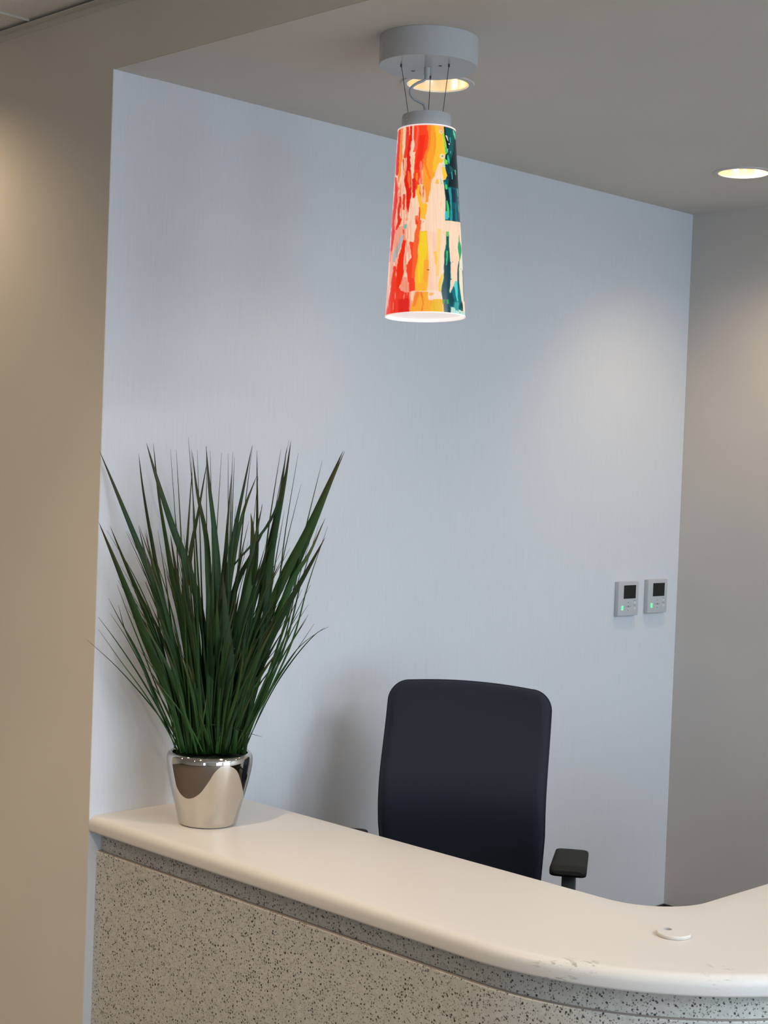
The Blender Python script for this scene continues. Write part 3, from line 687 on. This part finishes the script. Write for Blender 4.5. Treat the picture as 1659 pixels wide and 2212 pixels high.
# ------------------------------------------------------------------ potted grass
PX, PY = 0.2302, 0.1950
pl = empty('potted_grass', (PX, PY, HC), 'tall dark green artificial grass in a shiny silver pot on the counter end', 'potted plant')
bm = bmesh.new()
pr = [(0, 0.0004), (0.064, 0.0004), (0.0715, 0.003), (0.0745, 0.010), (0.0790, 0.030), (0.0865, 0.060), (0.0945, 0.090), (0.1010, 0.118), (0.1050, 0.140), (0.1068, 0.156), (0.1065, 0.168), (0.1045, 0.175), (0.1005, 0.1795), (0.0965, 0.1805), (0.0935, 0.1785), (0.0925, 0.174), (0.0925, 0.150)]
prs = [Vector((p[0], p[1], 0)) for p in pr[2:-1]]
sm = [(v.x, v.y) for v in catmull(prs, 5)]
lathe(bm, pr[:2] + sm + [(0.0925, 0.150), (0, 0.150)], (PX, PY, HC), 128)
obj('pot', bm, M['chrome'], pl, 60)
bm = bmesh.new(); lathe(bm, [(0.0922, 0.1505), (0.0922, 0.164), (0.06, 0.168), (0, 0.170)], (PX, PY, HC), 48)
for v in bm.verts:
    if (v.co.xy - Vector((PX, PY))).length < 0.09: v.co.z += random.uniform(-0.002, 0.004)
obj('moss', bm, M['soil'], pl, 80)
DP = (Vector((PX, PY, HC + 0.2)) - CAM).dot(FWD)
KX = 600 / 1659.0
def pp(cx, cy): return (180 + cx * KX, 920 + cy * KX)     # sketch units of the clump -> frame units
blades = {'broad': bmesh.new(), 'thin': bmesh.new()}
for b in blades.values():
    b.verts.layers.float.new('along'); b.verts.layers.float.new('tone')
FH = Vector((FWD.x, FWD.y, 0)).normalized()
def blade(pts, wpx, depth_tip, tone, kind, twist=0.0):
    """pts from tip to base in sketch units; depth_tip = how far the tip leans away from the viewer"""
    bm = blades[kind]; la = bm.verts.layers.float['along']; lt = bm.verts.layers.float['tone']
    tot = len(pts) - 1; W = []
    base_d = random.uniform(-0.05, 0.045)
    for i, (x, y) in enumerate(pts):
        s = 1 - i / tot
        px, py = pp(x, y)
        dd = base_d * (1 - s) + depth_tip * s ** 1.2
        p = at(px, py, DP + dd)
        W.append(p)
    W = catmull(W, 5 if len(pts) > 3 else 8)
    W = [q.copy() for q in W]
    for q in W:   # keep clear of the wall: bring the point forward
        if q.x < 0.015 and q.y > -0.004:
            d = (q - CAM); k = (0.015 - CAM.x) / d.x
            q.xyz = CAM + d * k
    n = len(W) - 1; wm = wpx * KX / FPX * DP * 0.5
    ang0 = random.uniform(-0.7, 0.7) + twist; rows = []
    for i, q in enumerate(W):
        s = i / n                      # 0 tip .. 1 base
        w = wm * min(1.0, (s / 0.55) ** 0.85 if s < 0.55 else 1.0) * (1 - 0.45 * max(0, (s - 0.55) / 0.45)) + 0.00018
        t = (W[min(i + 1, n)] - W[max(i - 1, 0)]).normalized()
        sd = t.cross(FH).normalized(); nn = t.cross(sd).normalized()
        a_ = ang0 * (1 - 0.5 * s)
        sd2 = sd * math.cos(a_) + nn * math.sin(a_)
        n2 = t.cross(sd2).normalized()
        fold = w * 0.35
        row = [bm.verts.new(q - sd2 * w + n2 * fold), bm.verts.new(q), bm.verts.new(q + sd2 * w + n2 * fold)]
        for v in row: v[la] = 1 - s; v[lt] = tone
        rows.append(row)
    for a, b in zip(rows, rows[1:]):
        for k in range(2): bm.faces.new((a[k], a[k + 1], b[k + 1], b[k]))
BR = [
 ([(97,150),(200,400),(330,720),(450,1020),(560,1400),(640,1950)],46,.0), ([(377,103),(440,320),(530,600),(640,900),(720,1250),(750,1950)],50,-.02),
 ([(92,575),(180,780),(290,1050),(400,1330),(520,1650),(600,1950)],54,-.05), ([(160,600),(240,790),(330,1000),(430,1250),(540,1600),(640,1950)],42,.02),
 ([(1240,90),(1205,330),(1150,620),(1090,950),(1010,1300),(900,1960)],42,.03), ([(1552,148),(1460,360),(1330,650),(1180,950),(1060,1270),(900,1960)],62,.05),
 ([(1562,148),(1480,340),(1380,590),(1250,900),(1130,1230),(930,1950)],34,.1), ([(1445,665),(1340,860),(1190,1130),(1060,1400),(960,1650),(880,1960)],52,-.06),
 ([(1445,550),(1350,760),(1260,900),(1150,1150),(1000,1500),(900,1960)],42,.02), ([(733,122),(750,350),(780,620),(800,900),(805,1300),(790,1960)],44,-.02),
 ([(650,155),(680,400),(730,650),(745,900),(750,1300),(740,1960)],38,.05), ([(1008,120),(950,400),(900,650),(860,950),(840,1300),(800,1960)],38,.0),
 ([(1037,145),(1040,500),(1035,800),(990,1200),(900,1960)],28,.08), ([(330,165),(360,400),(420,750),(480,1050),(560,1400),(640,1960)],28,.06),
 ([(418,105),(450,400),(500,700),(550,1000),(620,1350),(700,1960)],36,.1), ([(1070,470),(1020,700),(960,1000),(920,1300),(860,1960)],34,-.04),
 ([(797,1040),(800,1200),(808,1500),(822,1960)],34,-.13), ([(830,880),(850,1150),(870,1500),(830,1960)],60,-.08),
 ([(1035,300),(960,500),(900,760),(860,1100),(830,1960)],34,.1), ([(1215,250),(1120,560),(900,830)],16,.1), ([(1110,560),(1010,760),(900,1000),(850,1400),(800,1960)],40,.06),
 ([(590,880),(610,1050),(650,1250),(690,1500),(770,1960)],34,-.12), ([(800,590),(790,800),(780,1100),(770,1500),(770,1960)],40,.02),
 ([(650,250),(620,700),(600,1000),(640,1400),(680,1960)],28,.1), ([(740,210),(690,500),(640,780),(620,1150),(700,1960)],28,.12),
 ([(885,290),(860,600),(840,900),(820,1300),(800,1960)],30,.08), ([(1195,300),(1130,600),(1060,900),(990,1200),(900,1960)],34,.1),
 ([(1215,130),(1170,450),(1120,800),(1080,1150),(960,1960)],40,.12), ([(520,650),(560,900),(600,1200),(650,1500),(720,1960)],50,.0),
 ([(1000,520),(1010,640),(1000,900),(960,1200),(900,1960)],44,.1), ([(330,600),(400,900),(470,1150),(560,1450),(660,1960)],38,-.05),
 ([(370,640),(430,880),(500,1150),(590,1500),(700,1960)],36,-.1),
]
for p, w, d in BR: blade(p, w, d, random.uniform(0.15, 0.95), 'broad')
TH = [(520,135),(555,145),(627,68),(680,145),(757,145),(826,160),(865,165),(892,155),(902,190),(1180,140),(1228,85),(1283,165),(1428,205),(1300,350),(1045,300),
      (1460,600),(1405,595),(1370,630),(405,610),(445,625),(545,510),(580,580),(655,605),(885,510),(910,480),(940,640),(600,650),(375,620),(1200,510),(1068,465),(1145,885),(645,140),(735,122),(1010,118)]
for x, y in TH:
    bx = 750 + (x - 750) * 0.22 + random.uniform(-60, 60)
    mx = bx + (x - bx) * 0.62 + random.uniform(-12, 12)
    blade([(x, y), (mx + (x - mx) * 0.45, y + (1950 - y) * 0.25), (mx, y + (1950 - y) * 0.5), (bx + (mx - bx) * 0.55, y + (1950 - y) * 0.75), (bx, 1955)], random.uniform(8, 16), random.uniform(-.05, .14), random.uniform(0.3, 1), 'thin')
# outer sprays of fine arching grass
SPR = [([(20,1275),(200,1440),(380,1640),(500,1800),(600,1960)],5),([(88,1140),(200,1290),(340,1500),(470,1730),(560,1950)],6),([(150,1030),(230,1180),(330,1360),(450,1640),(600,1960)],9),
 ([(160,1120),(260,1270),(380,1500),(480,1740),(580,1950)],5),([(200,945),(270,1130),(350,1330),(470,1640),(620,1960)],5),([(210,1070),(250,1220),(340,1400),(450,1680),(620,1960)],8),([(90,1215),(220,1400),(360,1590),(480,1780),(570,1950)],5),
 ([(1465,1200),(1380,1250),(1250,1400),(1120,1600),(960,1930)],5),([(1440,1205),(1300,1310),(1200,1440),(1090,1620),(930,1940)],5),([(1358,950),(1280,1100),(1190,1300),(1100,1520),(930,1950)],5),
 ([(1308,975),(1240,1120),(1160,1320),(1060,1600),(900,1950)],7),([(1345,1065),(1260,1200),(1170,1380),(1090,1560),(940,1950)],6),([(1345,1125),(1280,1230),(1190,1380),(1100,1560),(950,1950)],6),([(1335,1150),(1240,1300),(1150,1450),(1060,1650),(930,1950)],7),
 ([(1300,1100),(1220,1230),(1140,1400),(1060,1580),(900,1950)],7),([(1380,1180),(1280,1330),(1180,1480),(1080,1660),(960,1950)],4),
 ([(1068,1857),(1000,1838),(880,1800),(780,1785),(680,1800),(590,1860),(540,1920)],5)]
for p, w in SPR: blade(p, w * 1.5, -0.03, random.uniform(0.4, 1), 'thin')
random.seed(21)
for k in range(95):     # thick of the clump
    a_ = random.uniform(-1, 1)
    h = random.choice([random.uniform(450, 900), random.uniform(750, 1300), random.uniform(1000, 1500)])
    x = 745 + a_ * (230 + (1950 - h) * 0.27)
    y = 1950 - (1950 - h) * random.uniform(0.7, 1)
    bx = 745 + a_ * 150 + random.uniform(-30, 30)
    bow = (x - bx) * 0.10
    blade([(x, y), (bx + (x - bx) * 0.70 - bow, y + (1950 - y) * 0.27), (bx + (x - bx) * 0.40 - bow, y + (1950 - y) * 0.55), (bx, 1955)], random.choice([9, 13, 18, 24, 30]), random.uniform(-0.14, 0.15), random.random(), 'broad')
for k in range(150):
    a_ = random.choice([-1, 1]) * random.uniform(0.15, 1)
    h = random.uniform(620, 1560)
    x = 745 + a_ * (250 + (1950 - h) * 0.30)
    bx = 745 + a_ * 165 + random.uniform(-30, 20)
    bow = (x - bx) * 0.12
    blade([(x, h), (bx + (x - bx) * 0.70 - bow, h + (1950 - h) * 0.25), (bx + (x - bx) * 0.38 - bow, h + (1950 - h) * 0.55), (bx, 1955)], random.uniform(5, 12), random.uniform(-0.12, 0.14), random.random(), 'thin')
for k, (p, w) in enumerate([([(420,1500),(500,1640),(590,1800),(640,1960)],14),([(560,1560),(600,1700),(650,1850),(680,1960)],16),([(690,1700),(720,1800),(750,1900),(760,1965)],22),([(1010,1600),(950,1720),(880,1850),(820,1965)],22),([(960,1330),(930,1550),(870,1760),(830,1965)],20),([(740,1600),(715,1750),(680,1880),(665,1960)],16),([(410,1490),(560,1680),(650,1820),(720,1960)],10)]):
    blade(p, w, -0.12, 1.0, 'broad')
for kind, b in blades.items():
    me = bpy.data.meshes.new(kind + '_blades'); b.to_mesh(me); b.free(); me.materials.append(M['leaf'])
    me.polygons.foreach_set('use_smooth', [True] * len(me.polygons))
    o = bpy.data.objects.new(kind + '_blades', me); COL.objects.link(o); o.parent = pl
    o.matrix_parent_inverse = Matrix.Translation(pl.location).inverted()
    md = o.modifiers.new('thickness', 'SOLIDIFY'); md.thickness = 0.0004; md.offset = 0
    o['label'] = 'wide flat dark green blades' if kind == 'broad' else 'hair-thin grass blades arching outward'

# ------------------------------------------------------------------ office chair
FC = Vector((0.575, -0.818, 0)).normalized()      # direction the chair faces
RC_ = Vector((-FC.y, FC.x, 0))                    # towards the right of the photo
org = Vector((0.655, 0.68, 0))
ch = empty('office_chair', org, 'dark navy office chair with a tall rounded backrest and black armrests behind the counter', 'office chair')
def W3(a, f, z): return org + RC_ * a + FC * f + Vector((0, 0, z))
def wmat(): return Matrix(((RC_.x, FC.x, 0, org.x), (RC_.y, FC.y, 0, org.y), (0, 0, 1, 0), (0, 0, 0, 1)))
BA, BF = -0.034, -0.262      # backrest centre
def back_shape(u, v):
    """u -1..1, v 0 bottom .. 1 top; returns side, forward, z of the padded shell mid surface"""
    z = 0.545 + v * (1.078 - 0.545)
    hw = 0.221 - 0.010 * max(0, 0.30 - v) / 0.3
    if z < 0.66: hw += 0.0
    crest = 0.007 * (1 - (u + 0.22) ** 2)
    f = BF + 0.016 * (u * u) - 0.06 * v * v + 0.068 * math.exp(-((v - 0.48) / 0.28) ** 2)
    return BA + u * hw, f, z + crest * v
def rounded(u, v):
    """map square to rounded rectangle (corner radius) in the normalised domain"""
    return u, v
bm = bmesh.new()
NU, NVV = 36, 44; Hh = 0.533; Wd = 0.435; cr = 0.055
grid = {}
VS = [0.9 * j / 30 for j in range(30)] + [0.9 + 0.1 * math.sin(PI / 2 * k / 14) for k in range(15)]
for side in (0, 1):
    for j in range(NVV + 1):
        for i in range(NU + 1):
            u = -1 + 2 * i / NU; v = VS[j]
            a0, f0, z0 = back_shape(u, v)
            # round the top corners by pulling the sides in
            dtop = (1 - v) * Hh
            if dtop < cr:
                inset = cr - math.sqrt(max(0, cr * cr - (cr - dtop) ** 2))
                a0 = BA + (a0 - BA) * (1 - inset / (Wd / 2))
            edge = min((1 - abs(u)) * Wd / 2, dtop if dtop < 0.2 else 1, (v) * Hh + 0.02)
            tk = 0.019 * math.sqrt(max(0.0, 1 - (1 - min(1, edge / 0.022)) ** 2)) + 0.0015
            grid[side, i, j] = bm.verts.new(W3(a0, f0 + (tk if side else -tk), z0))
for side in (0, 1):
    for j in range(NVV):
        for i in range(NU):
            bm.faces.new((grid[side, i, j], grid[side, i + 1, j], grid[side, i + 1, j + 1], grid[side, i, j + 1]))
rim = [(i, 0) for i in range(NU)] + [(NU, j) for j in range(NVV)] + [(i, NVV) for i in range(NU, 0, -1)] + [(0, j) for j in range(NVV, 0, -1)]
for k in range(len(rim)):
    p, q = rim[k], rim[(k + 1) % len(rim)]
    bm.faces.new((grid[0, p[0], p[1]], grid[0, q[0], q[1]], grid[1, q[0], q[1]], grid[1, p[0], p[1]]))
back = obj('backrest', bm, M['fabric'], ch, 70)
# seam piping along the edge
pts = []
for j in range(0, NVV + 1, 1): pts.append((0, j))
for i in range(1, NU): pts.append((i, NVV))
for j in range(NVV, -1, -1): pts.append((NU, j))
def bpt(i, j):
    u = -1 + 2 * i / NU; v = VS[j]; a0, f0, z0 = back_shape(u, v); dtop = (1 - v) * Hh
    if dtop < cr: a0 = BA + (a0 - BA) * (1 - (cr - math.sqrt(max(0, cr * cr - (cr - dtop) ** 2))) / (Wd / 2))
    return W3(a0, f0, z0)
bm = bmesh.new(); tube(bm, [bpt(*p) for p in pts], 0.0028, 8); obj('edge_piping', bm, M['piping'], back, 60)
# seat
bm = bmesh.new(); box(bm, (-0.24, -0.22, 0.425), (0.24, 0.23, 0.49), 0.03, wmat(), 5); obj('seat', bm, M['fabric'], ch, 50)
bm = bmesh.new(); box(bm, (-0.10, -0.14, 0.385), (0.10, 0.14, 0.426), 0.01, wmat()); obj('seat_mechanism', bm, M['arm_post'], ch, 40)
bm = bmesh.new(); tube(bm, [W3(0, -0.12, 0.40), W3(0, -0.24, 0.40), W3(0, -0.285, 0.44), W3(0, -0.262, 0.56), W3(0, -0.285, 0.62)], 0.017, 12); obj('back_support', bm, M['arm_post'], ch, 60)
bm = bmesh.new(); lathe(bm, [(0, 0.10), (0.028, 0.10), (0.028, 0.26), (0.018, 0.265), (0.018, 0.386), (0, 0.386)], org, 24); obj('gas_column', bm, M['arm_post'], ch, 40)
bm = bmesh.new(); lathe(bm, [(0, 0.07), (0.045, 0.07), (0.05, 0.08), (0.04, 0.12), (0, 0.125)], org, 32)
for k in range(5):
    a_ = 2 * PI * k / 5 + 0.3; d = Vector((math.cos(a_), math.sin(a_), 0))
    tube(bm, [org + d * 0.03 + Vector((0, 0, 0.10)), org + d * 0.17 + Vector((0, 0, 0.085)), org + d * 0.30 + Vector((0, 0, 0.068))], [0.024, 0.02, 0.014], 10)
base = obj('star_base', bm, M['arm_post'], ch, 40)
for k in range(5):
    a_ = 2 * PI * k / 5 + 0.3; d = Vector((math.cos(a_), math.sin(a_), 0)); s_ = Vector((-d.y, d.x, 0))
    bm = bmesh.new(); p = org + d * 0.295 + Vector((0, 0, 0.0275))
    for sg in (-1, 1): lathe(bm, [(0, -0.008), (0.024, -0.008), (0.027, -0.004), (0.027, 0.004), (0.024, 0.008), (0, 0.008)], p + s_ * 0.013 * sg, 20, s_)
    tube(bm, [p, p + Vector((0, 0, 0.05))], 0.005, 8); obj('caster', bm, M['black_rubber'], base, 40)
# armrests: pads on flat posts
def armrest(a, f0, f1, z, wfar, wnear, name='armrest_pad'):
    bm = bmesh.new(); n = 14; rows = []
    hh = 0.0135
    for i in range(n + 1):
        s = i / n; f = f0 + (f1 - f0) * s
        w = (wfar + (wnear - wfar) * s) / 2
        e = min(s, 1 - s) * (f1 - f0); r = 0.016
        ins = (r - math.sqrt(max(0, r * r - (r - min(e, r)) ** 2)))
        w -= ins * 0.7; hz = hh - ins * 0.55
        ring = []
        m_ = 20
        for k in range(m_):
            t = 2 * PI * k / m_; cx_, cz = math.cos(t), math.sin(t)
            ex = math.copysign(abs(cx_) ** 0.35, cx_) * w; ez = math.copysign(abs(cz) ** 0.45, cz) * hz
            ring.append(bm.verts.new(W3(a + ex, f, z - hh + ez)))
        rows.append(ring)
    for A, B in zip(rows, rows[1:]):
        for k in range(20): bm.faces.new((A[k], A[(k + 1) % 20], B[(k + 1) % 20], B[k]))
    bm.faces.new(rows[0]); bm.faces.new(rows[-1])
    pad = obj(name, bm, M['arm_black'], ch, 45)
    sgn = 1 if a > 0 else -1
    bm = bmesh.new(); fm = f0 + (f1 - f0) * 0.62
    box(bm, (a - 0.017, fm - 0.026, 0.47), (a + 0.017, fm + 0.026, z - 0.020), 0.004, wmat())
    obj('armrest_post', bm, M['arm_post'], ch, 40)
    bm = bmesh.new(); box(bm, (min(a, sgn * 0.10), fm - 0.03, 0.40), (max(a, sgn * 0.10) + 0.0, fm + 0.03, 0.418), 0.004, wmat())
    box(bm, (a - 0.020, fm - 0.03, 0.40), (a + 0.020, fm + 0.03, 0.56), 0.005, wmat())
    obj('armrest_bracket', bm, M['arm_post'], ch, 40)
def local(p):
    d = Vector(p) - org; return d.dot(RC_), d.dot(FC)
armrest(0.266, -0.125, 0.085, 0.700, 0.084, 0.092)
armrest(-0.305, -0.115, 0.075, 0.712, 0.080, 0.088)

# ------------------------------------------------------------------ light
w = bpy.data.worlds.new('daylight'); sc.world = w; w.use_nodes = True
bg = w.node_tree.nodes['Background']; bg.inputs['Color'].default_value = (0.60, 0.79, 1.0, 1); bg.inputs['Strength'].default_value = 5.9
for i, (a, b) in enumerate(WIN):
    ld = bpy.data.lights.new('window_portal', 'AREA'); ld.shape = 'RECTANGLE'; ld.size = WZ1 - WZ0; ld.size_y = b - a
    ld.cycles.is_portal = True
    lo = bpy.data.objects.new('window_portal', ld); COL.objects.link(lo)
    lo.location = (XE + 0.10, (a + b) / 2, (WZ0 + WZ1) / 2); lo.rotation_euler = (0, PI / 2, 0)
ld = bpy.data.lights.new('window_portal', 'AREA'); ld.shape = 'RECTANGLE'; ld.size = 1.1; ld.size_y = WZ1 - WZ0; ld.cycles.is_portal = True
lo = bpy.data.objects.new('window_portal', ld); COL.objects.link(lo); lo.location = (5.45, YB - 0.10, (WZ0 + WZ1) / 2); lo.rotation_euler = (PI / 2, 0, 0)
pd = bpy.data.lights.new('pendant_bulb', 'SPOT'); pd.energy = 5; pd.color = (1, 0.9, 0.85); pd.shadow_soft_size = 0.05; pd.spot_size = math.radians(120); pd.spot_blend = 0.6
po = bpy.data.objects.new('pendant_bulb', pd); COL.objects.link(po); po.location = pbot + dn * 0.012; po.parent = lamp
po.matrix_parent_inverse = Matrix.Translation(lamp.location).inverted()

# ------------------------------------------------------------------ camera
cd = bpy.data.cameras.new('camera'); cam = bpy.data.objects.new('camera', cd); COL.objects.link(cam)
cd.sensor_fit = 'VERTICAL'; cd.sensor_height = 36; cd.sensor_width = 27; cd.lens = FPX / 2212 * 36; cd.clip_start = 0.05
mw = Matrix.Identity(4)
for i, v in enumerate((RGT, UPV, -FWD)):
    for j in range(3): mw[j][i] = v[j]
mw.translation = CAM; cam.matrix_world = mw; sc.camera = cam

sc.view_settings.view_transform = 'Standard'; sc.view_settings.look = 'None'
sc.view_settings.exposure = 0; sc.view_settings.gamma = 1; sc.view_settings.use_curve_mapping = False
sc.cycles.max_bounces = 8; sc.cycles.diffuse_bounces = 4; sc.cycles.glossy_bounces = 4
sc.cycles.use_denoising = True
sc.cycles.use_adaptive_sampling = True; sc.cycles.adaptive_threshold = 0.03
sc.cycles.sample_clamp_indirect = 6
